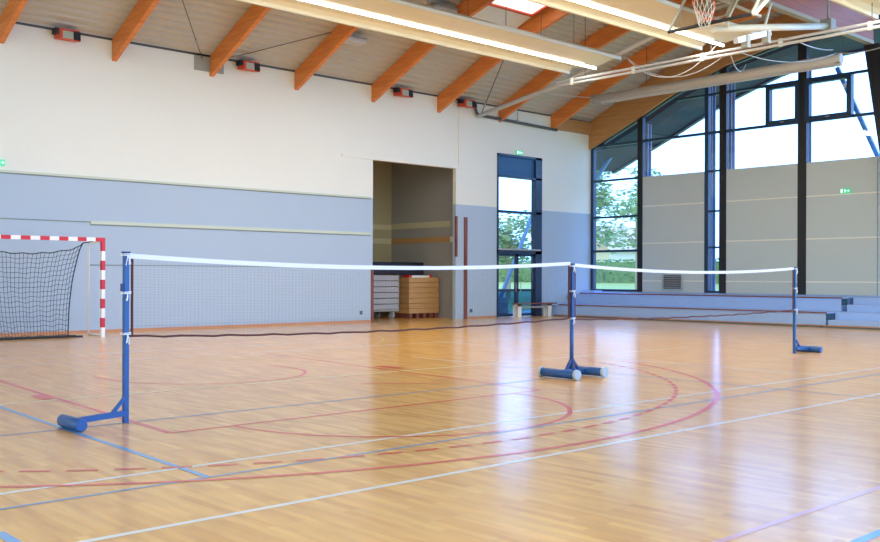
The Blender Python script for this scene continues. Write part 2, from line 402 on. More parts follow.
for x in (.12, 1.05):
    for y in (.08, .8):
        g = MB().tube([(x-.025, y, .12), (x+.025, y, .12)], .12, 14).build('wheel', 'cap_grey', ct, smooth=True); MB().box(x-.04, x+.04, y-.03, y+.03, .22, .26).build('wheel_bracket', 'steel_grey', g)
gm = thing('gym_mat', 'thick black gym mat lying across the top of the grey trolley', 'gym mat', (18.75, 24.0, 1.42))
MB().box(0, 2.6, 0, 1.1, 0, .4).build('mat_body', 'mat_black', gm, bevel=.03)
for x in (.5, 2.0): MB().box(x, x+.2, -.015, 0, .17, .22).build('handle', 'black', gm)
# ---------------------------------------------------------------- double entrance door with glazing above
def pane(parent, x0, x1, z0, z1, y=YB+.10, m='glass'): return MB().box(x0, x1, y-.006, y+.006, z0, z1).build('pane', m, parent)
def root_struct(name, loc=(0,0,0)):
    o = bpy.data.objects.new(name, None); C.objects.link(o); o.location = loc; o['kind'] = 'structure'; return o
d1 = root_struct('door_1')
mb = MB(); y0, y1 = YB-.02, YB+.20
mb.box(DX0, DX0+.08, y0, y1, 0, DZ); mb.box(DX1-.32, DX1, y0, y1, 0, DZ); mb.box(DX0, DX1, y0, y1, DZ-.08, DZ)
mb.box(DX0, DX1, y0, y1, 3.52, 3.60); mb.box(DX0, DX1, y0, y1, 2.14, 2.26); mb.box(DX0, DX1, y0, y1, 4.72, 4.78)
mb.build('door_frame', 'frame', d1)
MB().box(DX0+.05, DX1-.1, YB-.05, YB-.02, 2.26, 2.31).build('closer_rail', 'grey_metal', d1)
MB().box(DX0+.08, DX1-.32, YB+.06, YB+.14, 4.78, DZ-.08).build('header_panel', 'header_blue', d1)
pane(d1, DX0+.08, DX1-.32, 3.60, 4.72); pane(d1, DX0+.08, DX1-.32, 2.26, 3.52)
xm = 24.40
for k, (a, b) in enumerate(((DX0+.08, xm-.005), (xm+.005, DX1-.32))):
    lf = MB(); f = .055
    lf.box(a, a+f*(1 if k == 0 else 1.4), YB+.05, YB+.11, 0.01, 2.14); lf.box(b-f*(1.4 if k == 0 else 1), b, YB+.05, YB+.11, .01, 2.14)
    lf.box(a, b, YB+.05, YB+.11, 2.06, 2.14); lf.box(a, b, YB+.05, YB+.11, .01, .10); lf.box(a, b, YB+.05, YB+.11, .86, .94)
    l = lf.build('door_leaf', 'frame', d1)
    pane(l, a+.06, b-.06, .94, 2.06, YB+.08); pane(l, a+.06, b-.06, .10, .86, YB+.08, 'glass_blue')
    hx = b-.11 if k == 0 else a+.11
    MB().tube([(hx, YB+.02, .85), (hx, YB-.02, .85), (hx, YB-.02, 1.15), (hx, YB+.02, 1.15)], .012, 8).build('door_handle', 'grey_metal', l)
# bench by the door
bn = thing('bench', 'low wooden bench with white legs in front of the glazed entrance door', 'bench', (23.82, 22.2, 0))
MB().box(0, 2.0, -.14, .14, .43, .47).build('seat', 'red_wood', bn, bevel=.006)
for x in (.04, 1.56):
    MB().box(x, x+.16, -.12, -.08, 0, .43).box(x, x+.16, .08, .12, 0, .43).box(x, x+.16, -.12, .12, .37, .43).build('leg', 'goal_white', bn)
MB().box(.1, 1.9, -.02, .02, .30, .36).build('stretcher', 'grey_metal', bn)
# exit signs
def exit_sign(loc, axis, label, w=.30, h=.14):
    e = thing('exit_sign', label, 'exit sign', loc, 'green exit signs'); 
    if axis == 'x': e.rotation_euler = (0, 0, -PI/2)
    MB().box(-w/2, w/2, -.07, 0, 0, h).build('housing', 'exit_green', e, bevel=.01)
    # white running figure, doorway and arrow
    f = MB(); y0, y1 = -.074, -.0699
    f.box(-.13, -.075, y0, y1, .02, .12); f.bar((.0,-.072,.105),(.0,-.072,.122),.018,.004); f.bar((-.005,-.072,.10),(.01,-.072,.06),.016,.004,(0,1,0))
    f.bar((.01,-.072,.06),(-.02,-.072,.03),.010,.004,(0,1,0)); f.bar((.01,-.072,.06),(.03,-.072,.03),.010,.004,(0,1,0)); f.bar((-.03,-.072,.09),(.03,-.072,.085),.009,.004,(0,1,0))
    f.bar((.06,-.072,.07),(.12,-.072,.07),.012,.004,(0,1,0)); f.bar((.12,-.072,.07),(.095,-.072,.095),.010,.004,(0,1,0)); f.bar((.12,-.072,.07),(.095,-.072,.045),.010,.004,(0,1,0))
    f.build('pictogram', 'exit_white', e); return e
exit_sign((7.38, YB, 3.80), 'y', 'green exit sign on the cream wall at the left edge above the ledge')
exit_sign((24.40, YB, 5.52), 'y', 'green lit exit sign just above the tall glazed entrance door')
# ---------------------------------------------------------------- window wall
FX0, FX1 = XW, XW+.14
w1 = root_struct('window_1')
def gz(y): return interp(GAB, y)
struct(MB().box(XW, XW+.3, 5.0, 22.6, 0, .84), 'wall_window_base', 'bleacher')
vert = [(22.60, 22.47, 'frame'), (20.52, 20.30, 'frame_black'), (17.82, 17.68, 'frame'), (17.27, 17.01, 'frame_black'), (14.55, 14.27, 'frame_black'), (11.2, 10.95, 'frame_black')]
for (a, b, m) in vert:
    MB().box(FX0-.03, FX1, b, a, .84, gz((a+b)/2)+.12).build('window_frame', m, w1)
def hbar(y0, y1, z, h=.07, m='frame'): MB().box(FX0, FX1-.02, y0, y1, z-h/2, z+h/2).build('window_frame', m, w1)
hbar(20.52, 22.47, .88, .08); hbar(20.52, 22.47, 2.30, .08); hbar(20.52, 22.47, 3.53); hbar(20.52, 22.47, 4.87)
hbar(10.9, 22.47, 6.15, .08); hbar(10.9, 19.0, 7.42, .07)
hbar(17.27, 17.68, .88); hbar(17.27, 17.68, 2.35, .06); hbar(17.27, 17.68, 3.55, .06); hbar(17.27, 17.68, 4.88, .06)
# casement frames under the upper transom
for (a, b) in ((15.62, 14.5), (14.32, 12.88)):
    mb = MB(); f = .14
    mb.box(FX0-.05, FX1, b, a, 6.14, 6.14+f); mb.box(FX0-.05, FX1, b, a, 7.42-f, 7.42); mb.box(FX0-.05, FX1, b, b+f, 6.14+f, 7.42-f); mb.box(FX0-.05, FX1, a-f, a, 6.14+f, 7.42-f)
    cs = mb.build('casement', 'frame', w1)
    MB().bar((FX0-.06, (a+b)/2-.06, 6.21), (FX0-.06, (a+b)/2+.06, 6.21), .02, .02).build('latch', 'grey_metal', cs)
# dark edge bead under the arched beam
tp = [(y, gz(y)+.02) for y in [12.2 + i*.52 for i in range(21)]]
MB().ribbon_x(tp, [(a, b-.07) for a, b in tp], FX0-.01, FX1-.02).build('window_frame', 'frame', w1)
# panes: vertical bays, each cut under the arch
def gpane(ya, yb, z0, z1=None, m='glass'):
    k = 6; ys = [lerp(ya, yb, i/k) for i in range(k+1)]; mb = MB()
    mb.ribbon_x([(y, min(z1, gz(y)) if z1 else gz(y)) for y in ys], [(y, z0) for y in ys], FX0+.05, FX0+.062); mb.build('pane', m, w1)
gpane(22.47, 20.52, .92, 6.03)
gpane(20.30, 17.82, 4.90, 6.11); gpane(17.68, 17.27, .9, 6.11); gpane(17.01, 14.55, 4.90, 6.11); gpane(14.27, 11.2, 4.90, 6.11)
gpane(20.30, 17.82, 6.19); gpane(17.68, 17.27, 6.19); gpane(17.01, 14.55, 6.19); gpane(14.27, 12.2, 6.19)
gpane(12.2, 11.2, 6.19, 8.1)
# solid grey panels in the lower bays with pale seams
n = 1
for (a, b) in ((20.30, 17.82), (17.01, 14.55), (14.27, 12.12), (12.09, 5.0)):
    p = struct(MB().box(XW-.02, XW+.12, b, a, .84, 4.88), 'wall_window_panel_%d' % n, 'panel_grey'); n += 1
    for z in (1.23, 2.54, 3.84): MB().box(XW-.026, XW-.018, b, a, z-.02, z+.02).build('seam', 'panel_seam', p)
# louvred grille
lv = thing('ventilation_grille', 'square grey louvred vent grille low on the first grey window panel', 'vent', (XW-.02, 18.63, .90))
MB().box(-.05, 0, 0, .84, 0, .06).box(-.05, 0, 0, .84, .53, .59).box(-.05, 0, 0, .06, .06, .53).box(-.05, 0, .78, .84, .06, .53).build('frame', 'cap_grey', lv)
MB().box(-.006, 0, .06, .78, .06, .53).build('backing', 'outlet', lv)
for k in range(6): MB().bar((-.03, .06, .11+k*.075), (-.03, .78, .11+k*.075), .05, .012, (-.5, 0, 1)).build('slat', 'louvre', lv)
exit_sign((XW-.03, 13.03, 3.86), 'x', 'green exit sign on the grey panel at the right of the window wall')
# exterior blue steel posts behind the mullions
for y, lab in ((20.42, 'first'), (17.84, 'second'), (17.12, 'third'), (14.48, 'fourth')):
    mb = MB().box(0, .03, -.10, .10, 0, 8.2 if y < 18 else 7.0).box(.2, .23, -.10, .10, 0, 8.2 if y < 18 else 7.0).box(.03, .2, -.015, .015, 0, 8.2 if y < 18 else 7.0)
    o = mb.build('steel_post', 'ext_steel'); o.location = (XW+.30, y, -.2)
    tag(o, 'blue steel post outside the glazing, %s from the room corner' % lab, 'steel post', 'outside steel posts')
# leaning dark column that carries the girder
o = MB().prism_x([(0, 0), (.42, 0), (1.48, 7.3), (1.02, 7.3)], 0, .22).build('leaning_column', 'frame_black', bevel=.01); o.location = (XW-.28, 10.93, .8)
tag(o, 'dark leaning steel column at the right edge under the big brown girder', 'column')
# ---------------------------------------------------------------- roof: deck, rafters, gable beam, girder
mb = MB(); pr = []
y = 22.9; pitch = .22
while y > 12.2:
    for dy, dz in ((0, 0), (.10, 0), (.125, .06), (.195, .06)):
        pr.append((y - dy, deck_z(y - dy) + dz))
    y -= pitch
flat = deck_z(12.3)
while y > -4:
    for dy, dz in ((0, 0), (.10, 0), (.125, .06), (.195, .06)): pr.append((y-dy, flat+dz))
    y -= pitch
k = len(pr)
mb.add([(-8, a, b) for a, b in pr] + [(XW+.3, a, b) for a, b in pr], [(i, i+1, k+i+1, k+i) for i in range(k-1)])
mb.add([(-8, a, b+.12) for a, b in pr] + [(XW+.3, a, b+.12) for a, b in pr], [(i, i+1, k+i+1, k+i) for i in range(k-1)])
struct(mb, 'ceiling', 'deck')
ys = [12.2 + i*.4 for i in range(27)]
RX = [4.85, 7.46, 10.08, 12.70, 15.33, 18.06, 20.70, 23.47, 26.12]
words = ['just outside the left frame edge', 'at the top left corner of the photo', 'between the two leftmost red heaters', 'with a grey steel plate at its wall end', 'between the second and third red heaters', 'beside the third red heater from the left', 'beside the fourth red heater from the left', 'above the white conduit by the entrance door', 'nearest to the window wall']
for x, wd in zip(RX, words):
    if x < 5: continue
    mb = MB().ribbon_x([(y, deck_z(y)-.005) for y in ys], [(y, interp(BEAM, y)) for y in ys], -.06, .06)
    o = mb.build('roof_rafter', 'beam_wood'); o.location = (x, 0, 0)
    tag(o, 'orange curved wooden roof rafter ' + wd, 'roof beam', 'curved wooden rafters')
mb = MB().ribbon_x([(y, deck_z(y)-.005) for y in ys], [(y, gz(y)) for y in ys], XW-.16, XW+.12)
tag(mb.build('gable_beam', 'gable_wood'), 'pale brown arched wooden beam running over the window wall', 'roof beam')
o = MB().box(26.22, XW-.16, YB-.16, YB-.005, 6.58, 7.0).build('corner_beam', 'gable_wood')
tag(o, 'short pale wooden beam between last rafter and window wall corner', 'roof beam')
gd = thing('main_girder', 'big dark brown wooden girder at the top right corner over the window wall', 'girder', (6, 12.3, 0))
MB().box(0, XW-.2-6, -.14, .14, 8.20, 9.62).build('timber_beam', 'girder_wood', gd)
MB().box(0, XW-.2-6, -.16, .02, 8.10, 8.198).build('steel_flange', 'flange', gd)
# outside overhang
ov = MB(); yy = [11.5 + i*.65 for i in range(20)]
ov.ribbon_x([(y, gz(y)+.5) for y in yy], [(y, gz(y)+.02) for y in yy], XW+.62, 31.2)
struct(ov, 'ceiling_overhang', 'soffit')
ov = MB(); 
ov.ribbon_x([(y, gz(y)+.55) for y in yy], [(y, gz(y)-.05) for y in yy], 31.2, 31.4); struct(ov, 'trim_17', 'frame')
for (a, b, lab) in (((30, 23.9, 4.9), (30, 22.7, 6.3), 'left end of the window wall'), ((30, 14.1, 8.0), (30, 12.3, 3.9), 'right end of the window wall')):
    tag(MB().bar(a, b, .12, .12).build('steel_brace', 'ext_brace', loc=a), 'blue slanting steel brace outside at the ' + lab, 'steel brace')
# skylight in the deck
o = thing('skylight', 'bright square roof skylight at the top centre between two rafters', 'skylight', (19.38, 17.78, deck_z(17.78)-.09))
slope = math.atan2(deck_z(17.1) - deck_z(18.45), 1.35); o.rotation_euler = (-slope, 0, 0)
MB().box(-1.0, 1.0, -.62, .62, -.0, .04).build('pane', 'skylight', o)
fs = o
for a in ((-1.08, 1.08, -.70, -.62), (-1.08, 1.08, .62, .70), (-1.08, -1.0, -.62, .62), (1.0, 1.08, -.62, .62)): MB().box(*a, -.05, .06).build('frame', 'heater_red', fs)
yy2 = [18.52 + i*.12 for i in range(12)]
struct(MB().ribbon_x([(y, deck_z(y)-.012) for y in yy2], [(y, deck_z(y)-.03) for y in yy2], 18.2, 20.6), 'trim_skylit_deck', 'skylit_deck')  # added sheet; its pale opaque colour stands in for skylight on the deck
for x, y, lab in ((17.5, 18.95, 'left of the skylight above the near luminaire'), (15.85, 20.75, 'right of the rafter, under the near luminaire')):
    o = thing('junction_box', 'white flat box fixed under the roof deck ' + lab, 'box', (x, y, deck_z(y)-.24), 'white boxes under the roof')
    MB().box(-.35, .35, -.2, .2, -.06, .06).build('cover', 'pipe_white', o, bevel=.02); MB().box(-.36, .36, -.21, .21, .06, .10).build('base_plate', 'steel_grey', o)
# ---------------------------------------------------------------- luminaires
def luminaire(x0, x1, yc, zc, label, wl=.80, wr=.95):
    L = thing('strip_luminaire', label, 'ceiling light', (x0, yc, zc), 'long cream strip luminaires')
    ln = x1 - x0
    prof = [(wl, -.02), (wl, .06), (wl-.10, .14), (.14, .05), (.10, .10), (-.10, .10), (-.14, .05), (-wr+.14, .16), (-wr, .08), (-wr, .16), (-wr+.14, .25), (-.12, .20), (.12, .20), (wl-.08, .22), (wl+.06, .10), (wl+.06, -.02)]
    MB().prism_x(prof, 0, ln).build('reflector', 'lamp_shell', L)
    k = 0; x = .05
    while x < ln - .1:
        xe = min(x + 1.46, ln + .12); MB().tube([(x, 0, .03), (xe, 0, .03)], .035, 10).build('lamp_tube', 'lamp_tube', L, smooth=True); x += 1.5
    MB().box(ln - .3, ln + .05, -.08, .08, .10, .2).build('end_box', 'pipe_white', L)
    # suspension wires up to the deck
    x = ln - .8
    while x > 0:
        MB().tube([(x, 0, .2), (x, 0, flat - zc if yc < 12.3 else deck_z(yc) - zc)], .008, 5).build('suspension_wire', 'cable', L); x -= 1.3
    return L
luminaire(5.5, 20.75, 16.50, 6.98, 'long cream strip luminaire with bright tube, nearest the back wall')
luminaire(8.5, 20.95, 12.75, 6.98, 'long cream strip luminaire ending behind the basketball backboard', .50, 1.0)
luminaire(11.5, 21.2, 8.25, 6.98, 'cream strip luminaire cut off by the top right corner')
for i, (yc, xx, ll) in enumerate(((16.5, 13, 14), (12.75, 14.5, 12), (8.25, 15.5, 11))):
    ld = bpy.data.lights.new('tube_glow', 'AREA'); ld.shape = 'RECTANGLE'; ld.size = ll; ld.size_y = .3; ld.energy = 260; ld.color = (1, .97, .90)
    lo = bpy.data.objects.new('tube_glow', ld); C.objects.link(lo); lo.location = (xx, yc, 6.93)
# ---------------------------------------------------------------- heaters on the wall
def heater(x, label):
    h = thing('radiant_heater', label, 'heater', (x, YB-.03, 6.94), 'red radiant wall heaters'); h.scale = (.68, .8, .85)
    T = .22
    MB().prism_x([(0, -.14), (-.42, -.20), (-.44, -.16), (-.40, .10), (0, .16)], 0, .72).build('housing', 'heater_red', h, bevel=.015)
    MB().prism_x([(-.425, -.17), (-.44, -.17), (-.42, .04), (-.405, .04)], .10, .46).build('burner_face', 'heater_face', h)
    MB().prism_x([(-.425, -.18), (-.445, -.18), (-.42, .06), (-.405, .06)], .47, .71).build('grille', 'black', h)
    MB().box(-.12, 0, -.38, -.1, -.05, .10).build('side_vent', 'black', h)
    for xb in (.1, .58): MB().box(xb, xb+.04, -.03, .02, .1, .2).build('bracket', 'steel_grey', h)
    return h
h0 = heater(8.62, 'red radiant wall heater, leftmost of the row under the roof')
for x, lab in ((13.44, 'red radiant wall heater right of the grey steel plate'), (18.82, 'red radiant wall heater above the storage opening'), (21.50, 'red radiant wall heater beside the dark bent pipe')):
    dup(h0, (x, YB-.03, 6.94), lab)
# steel plate, bracing rods
o = MB().box(-.42, .42, -.03, 0, -.22, .22).build('steel_plate', 'steel_grey'); o.location = (12.62, YB, 6.86)
tag(o, 'grey square steel plate on the wall behind the rafter end', 'steel plate')
def rod(pts, label, tb=None, r=.012, m='cable'):
    t = thing('bracing_rod', label, 'bracing rod', pts[0], 'thin steel bracing rods'); off = Vector(pts[0])
    MB().tube([Vector(p) - off for p in pts], r, 6).build('rod', m, t)
    if tb is not None:
        a = Vector(pts[0]).lerp(Vector(pts[-1]), tb) - off; b = Vector(pts[0]).lerp(Vector(pts[-1]), tb + .07) - off
        MB().tube([a, b], r*2.4, 8).build('turnbuckle', 'steel_grey', t)
rod([(12.40, YB-.05, 6.95), (10.14, 19.55, 7.72)], 'thin dark bracing rod rising left from the grey wall plate', .22)
rod([(12.85, YB-.05, 6.95), (15.24, 20.85, 7.80)], 'thin dark bracing rod rising right behind the second red heater', .1)
rod([(22.45, YB-.1, 6.6), (20.82, 19.9, 7.76)], 'thin dark rod with turnbuckle by the dark bent pipe', .2, .014)
rod([(16.0, 16.4, 7.5), (18.0, 19.2, 8.5)], 'dark rod crossing above the near strip luminaire', None, .014)
# dark pipe along the wall
pts = [(22.24, YB-.1, 7.0), (22.24, YB-.1, 6.80), (22.28, YB-.1, 6.70), (22.4, YB-.1, 6.64), (26.28, YB-.1, 6.55), (26.3, YB-.1, 6.62)]
tag(MB().tube([Vector(p)-Vector(pts[0]) for p in pts], .05, 10).build('bent_pipe', 'dark_pipe', loc=(0,0,0), smooth=True), 'dark bent pipe running along the wall above the entrance door', 'pipe').location = pts[0]
o = MB().tube([(0,0,0),(0,0,.5)], .015, 6).tube([(-.06,0,0),(.06,0,0)], .05, 8).build('pipe_hanger', 'steel_grey'); o.location = (24.25, YB-.1, 6.62)
tag(o, 'thin grey hanger holding the dark pipe on the wall', 'pipe hanger')
# white conduit under the roof slope
pts = [(22.35, YB-.15, 6.60), (22.35, 18.94, 7.14), (22.35, 17.2, 7.62), (22.35, 15.6, 8.0), (22.35, 12.5, 8.6)]
o = MB().tube([Vector(p)-Vector(pts[0]) for p in pts], .07, 12).build('conduit', 'pipe_white', smooth=True); o.location = pts[0]
tag(o, 'thick white conduit rising from the wall towards the roof', 'pipe')
# twin rails
rl = thing('twin_rail', 'pair of slim white rails crossing under the roof towards the right edge', 'rail', (20.3, 17.4, 6.62))
for dz in (-.05, .05): MB().tube([(0, 0, dz), (0, -13.4, dz)], .035, 8).build('rail', 'pipe_white', rl, smooth=True)
for q in range(7): MB().box(-.03, .03, -.6 - q*2.0, -.52 - q*2.0, -.09, .09).build('clamp', 'frame_white', rl)
for yq in (-1.0, -4.8, -8.6): MB().tube([(0, yq, .07), (0, yq, (deck_z(17.4+yq) if 17.4+yq > 12.3 else flat) - 6.62)], .010, 5).build('hanger', 'cable', rl)
# rolled divider curtain tube
rc = thing('curtain_roller', 'thick white rolled curtain tube hanging in front of the high windows', 'curtain roller', (26.0, 12.1, 7.36))
MB().tube([(0, 0, 0), (0, 8.6, .0)], .13, 16).build('roll', 'roller', rc, smooth=True)
MB().box(-.05, .05, .0, 8.2, -.20, -.12).build('bottom_bar', 'pipe_white', rc)
for yq in (.05, 8.5): MB().box(-.09, .09, yq, yq+.06, -.14, .14).build('end_bracket', 'steel_grey', rc)
for yq in (2.2, 6.4): MB().tube([(0, yq, .1), (0, yq, deck_z(12.1+yq) - 7.36)], .009, 5).build('hanger', 'cable', rc)
# ---------------------------------------------------------------- basketball hoop folded under the roof
bx, by, bz = 16.62, 10.38, 6.30
bb = thing('basketball_goal', 'clear basketball backboard with red hoop folded up under the roof', 'basketball hoop', (bx, by, bz))
tx, tz = .62, .80; L_ = math.hypot(tx, tz); ux, uz = tx/L_, tz/L_; nx_, nz_ = -uz, ux
def bp(s_, u_, n_=0): return Vector((ux*u_ + nx_*n_, s_, uz*u_ + nz_*n_))
MB().bar(bp(0, .03), bp(0, 1.02), 1.76, .02, (0, 0, 1)) 
mb = MB(); W2 = .92
q = [bp(-W2, 0), bp(W2, 0), bp(W2, 1.05), bp(-W2, 1.05)]; q2 = [v + Vector((nx_, 0, nz_))*.015 for v in q]
mb.add(q + q2, [(0,1,2,3),(7,6,5,4),(0,4,5,1),(1,5,6,2),(2,6,7,3),(3,7,4,0)]); mb.build('backboard', 'acrylic', bb)
MB().tube([bp(-W2, 0), bp(W2, 0)], .035, 8).build('bottom_pad', 'black', bb, smooth=True)
mb = MB(); 
for a, b in ((bp(-W2, 0), bp(-W2, 1.05)), (bp(W2, 0), bp(W2, 1.05)), (bp(-W2, 1.05), bp(W2, 1.05))): mb.bar(a, b, .04, .04)
mb.build('board_frame', 'frame_white', bb)
mb = MB()
for a, b in ((bp(-.3, .18, -.03), bp(.3, .18, -.03)), (bp(-.3, .63, -.03), bp(.3, .63, -.03)), (bp(-.3, .18, -.03), bp(-.3, .63, -.03)), (bp(.3, .18, -.03), bp(.3, .63, -.03))): mb.bar(a, b, .05, .01)
mb.build('target_square', 'goal_white', bb)
MB().bar(bp(-.09, .07, .03), bp(.09, .07, .03), .16, .03).build('hoop_plate', 'hoop_red', bb)
hc = bp(0, .18, .34)
ring = [hc + Vector((ux*0 + nx_*math.cos(a)*.225, math.sin(a)*.225, nz_*math.cos(a)*.225)) for a in [2*PI*i/24 for i in range(25)]]
hp = MB().tube(ring, .011, 6, False).tube([bp(-.07, .12, .02), hc + Vector((0,-.2,0)) - Vector((nx_,0,nz_))*.1], .009, 5).tube([bp(.07, .12, .02), hc + Vector((0,.2,0)) - Vector((nx_,0,nz_))*.1], .009, 5).build('hoop', 'hoop_red', bb)
mb = MB(); NN = 12
def npt(i, j):
    a = 2*PI*i/NN; base = hc + Vector((nx_*math.cos(a)*.225, math.sin(a)*.225, nz_*math.cos(a)*.225))
    t = j/4; c = Vector((hc.x, hc.y, hc.z)); rr = lerp(1, .45, t)
    p = c + (base - c)*rr; p.z -= .42*t; p.z -= .0; return p
for i in range(NN):
    for j in range(4):
        s1 = (i + (j % 2) * 0.5); 
        mb.tube([npt(s1, j), npt(s1+.5, j+1)], .005, 4); mb.tube([npt(s1, j), npt(s1-.5, j+1)], .005, 4)
mb.build('hoop_net', 'net_cotton', hp)
# folding frame: main tube, struts, winch box
def w2l(p): return Vector(p) - Vector((bx, by, bz))
mb = MB().tube([w2l((16.78, by, 6.22)), w2l((21.62, by, 7.14))], .075, 12); mb.build('main_tube', 'frame_white', bb, smooth=True)
fr = MB()
fr.bar(bp(-.35, .05, -.06), w2l((17.3, by, 6.32)), .05, .05); fr.bar(bp(.35, .05, -.06), w2l((17.3, by, 6.32)), .05, .05)
fr.bar(bp(-.35, .05, -.06), bp(-.35, 1.0, -.06), .05, .05); fr.bar(bp(.35, .05, -.06), bp(.35, 1.0, -.06), .05, .05)
fr.bar(bp(-.8, .06, -.05), bp(.8, .06, -.05), .05, .05)
fr.bar(bp(-.92, .05, -.05), w2l((17.6, 9.42, 7.05)), .07, .07); fr.bar(bp(-.8, .05, -.05), w2l((17.7, 9.55, 7.05)), .05, .05)
fr.bar(w2l((19.03, by, 7.16)), w2l((18.75, by, 6.58)), .04, .04); fr.bar(bp(.35, 1.0, -.06), w2l((18.6, by, 6.8)), .05, .05)
fr.build('folding_frame', 'frame_white', bb)
MB().bar(w2l((17.2, by-.25, 6.02)), w2l((18.5, by-.25, 6.40)), .10, .12).build('winch_beam', 'pipe_white', bb)
for x_, z_ in ((.9, -.22), (1.7, .0)): MB().box(x_, x_+.12, -.32, -.18, z_-.14, z_+.1).build('bracket', 'steel_grey', bb)
MB().box(4.88, 5.12, -.13, .13, .70, .98).tube([(5.0, 0, .9), (5.0, 0, 3.3)], .03, 8).build('pivot_clamp', 'steel_grey', bb)
# loose cables draped between rails
def cable(name, a, b, sag, label, r=.012, m='pipe_white'):
    a = Vector(a); b = Vector(b); pts = []
    for i in range(15):
        t = i/14; p = a.lerp(b, t); p.z -= sag*4*t*(1-t); pts.append(p - a)
    o = MB().tube(pts, r, 5).build(name, m, smooth=True); o.location = a; return tag(o, label, 'cable', 'pale loose cables under the roof')
cable('loose_cable', (20.30, 15.0, 6.9), (20.3, 12.4, 6.9), .62, 'pale cable looping below the twin rails, upper of two loops')
cable('loose_cable', (21.0, 15.6, 7.2), (20.3, 12.2, 6.6), .55, 'pale cable looping below the twin rails, lower of two loops')
cable('loose_cable', (20.3, 11.9, 6.6), (25.9, 12.2, 7.5), .25, 'pale cable from the basketball frame to the right bracket')
cable('loose_cable', (20.3, 12.1, 6.6), (25.0, 14.4, 7.4), .30, 'pale cable hanging below the right part of the rails')
cable('loose_cable', (20.35, 10.4, 6.55), (25.9, 12.3, 7.6), .05, 'taut pale cable running down to the roller bracket')
cable('loose_cable', (25.9, 12.2, 7.5), (25.9, 9.2, 8.2), .35, 'pale cable leaving the roller towards the right edge')
cable('loose_cable', (22.4, 19.6, 6.95), (25.9, 20.6, 7.4), .02, 'thin pale cable from the conduit to the curtain roller')
# ---------------------------------------------------------------- bleachers
ZA, ZB = .41, .80; XA, XB = 25.85, 27.0; YE = 12.45
bl = thing('bleacher', 'light blue two tier bleacher with orange edged benches under the window wall', 'bleacher', (XA, YE, 0))
l = lambda x: x - XA
MB().box(0, l(XB), 0, 22.58-YE, .06, ZA-.035).build('lower_tier', 'bleacher', bl)
MB().box(l(XB), l(XW-.02), 0.1, 22.58-YE, .06, ZB-.035).build('upper_tier', 'bleacher', bl)
MB().box(-.03, l(XB), -.05, 22.0-YE, ZA-.035, ZA).build('bench_top', 'bleacher', bl)
MB().box(l(XB)-.03, l(XW-.03), .05, 22.0-YE, ZB-.035, ZB).build('bench_top', 'bleacher', bl)
MB().box(-.035, -.031, -.05, 22.0-YE, ZA-.03, ZA+.003).build('nosing', 'red_wood', bl)
MB().box(l(XB)-.035, l(XB)-.031, .05, 22.0-YE, ZB-.03, ZB+.003).build('nosing', 'red_wood', bl)
MB().box(.005, .40, -.012, 0, ZA-.22, ZA-.035).build('end_cap', 'bleacher_end', bl)
MB().box(l(XB), l(XB)+.38, .088, .1, ZB-.22, ZB-.035).build('end_cap', 'bleacher_end', bl)
MB().prism_y([(-.1, 0.0), (l(XW-.1), 0.0), (l(XW-.1), .87), (l(27.9), .87), (.0, .10)], 22.0-YE, 22.58-YE).build('end_ramp', 'bleacher', bl)
st = thing('aisle_steps', 'light blue aisle steps beside the bleacher at the right edge', 'steps', (XA, YE-.06, 0))
for (x0, x1, zt) in ((0, .42, .2), (.42, 1.15, .4), (1.15, 1.55, .6), (1.55, 2.46, .8)):
    MB().box(x0, x1, -7.3, 0, .06, zt).build('step', 'bleacher', st, bevel=.008)
MB().box(-.30, 2.4, -7.3, 0, .045, .062).build('plinth', 'skirting', st); MB().box(-.28, 2.4, -7.3, 0, 0, .045).build('base', 'base_dark', st)
MB().box(-.30, 2.4, 0, 22.0-YE, .045, .058).build('plinth', 'skirting', bl)
MB().box(-.28, 2.4, 0, 22.0-YE, 0, .045).build('base', 'base_dark', bl)
# ---------------------------------------------------------------- badminton posts and nets
YN = 8.50
XL, XM, XR = 3.94, 10.25, 16.45
def ties(parent, x, zs, s=1):
    for z in zs:
        mb = MB(); rnd = random.Random(int(z*100) + int(x*10))
        for q in range(2): mb.tube([(x-.035, -.035, z+q*.012), (x+.035, -.035, z+q*.012+.004), (x+.035, .035, z+q*.012), (x-.035, .035, z+q*.012), (x-.035, -.035, z+q*.012)], .0045, 5, False)
        for q in range(3):
            dx = rnd.uniform(-.03, .03); mb.tube([(x, -.037, z+.006), (x+dx*.6, -.05, z-.03), (x+dx, -.042, z-.06-rnd.uniform(0, .03))], .004, 5)
        mb.build('tie_cord', 'cord_white', parent)
lp = thing('badminton_post', 'blue badminton post with one weighted foot at the left of the nets', 'badminton post', (XL, 8.57, 0), 'blue badminton posts')
def single_post(P, s, ylen0=-.27, ylen1=.16):
    MB().box(-.024, .024, -.024, .024, .0, 1.535).build('upright', 'blue_paint', P, bevel=.004)
    MB().box(-.031, .031, -.031, .031, 1.535, 1.55).build('top_cap', 'blue_dark', P)
    MB().bar((0, -.03, .095), (s*.50, -.03, .065), .05, .05).build('base_arm', 'blue_paint', P)
    MB().bar((s*.02, -.03, .235), (s*.15, -.03, .09), .028, .03).build('strut', 'blue_paint', P)
    cyl = MB().tube([(s*.52, ylen0, .057), (s*.52, ylen0+.01, .057), (s*.52, ylen1-.01, .057), (s*.52, ylen1, .057)], [.048, .055, .055, .048], 22).build('counterweight', 'blue_paint', P, smooth=True)
    MB().box(-.045 if s < 0 else .03, -.03 if s < 0 else .045, -.02, .02, 1.19, 1.26).build('net_hook', 'blue_dark', P)
    return cyl
lp.scale = (1, 1, 1.02); single_post(lp, -1); ties(lp, 0, (1.515, 1.17, .80))
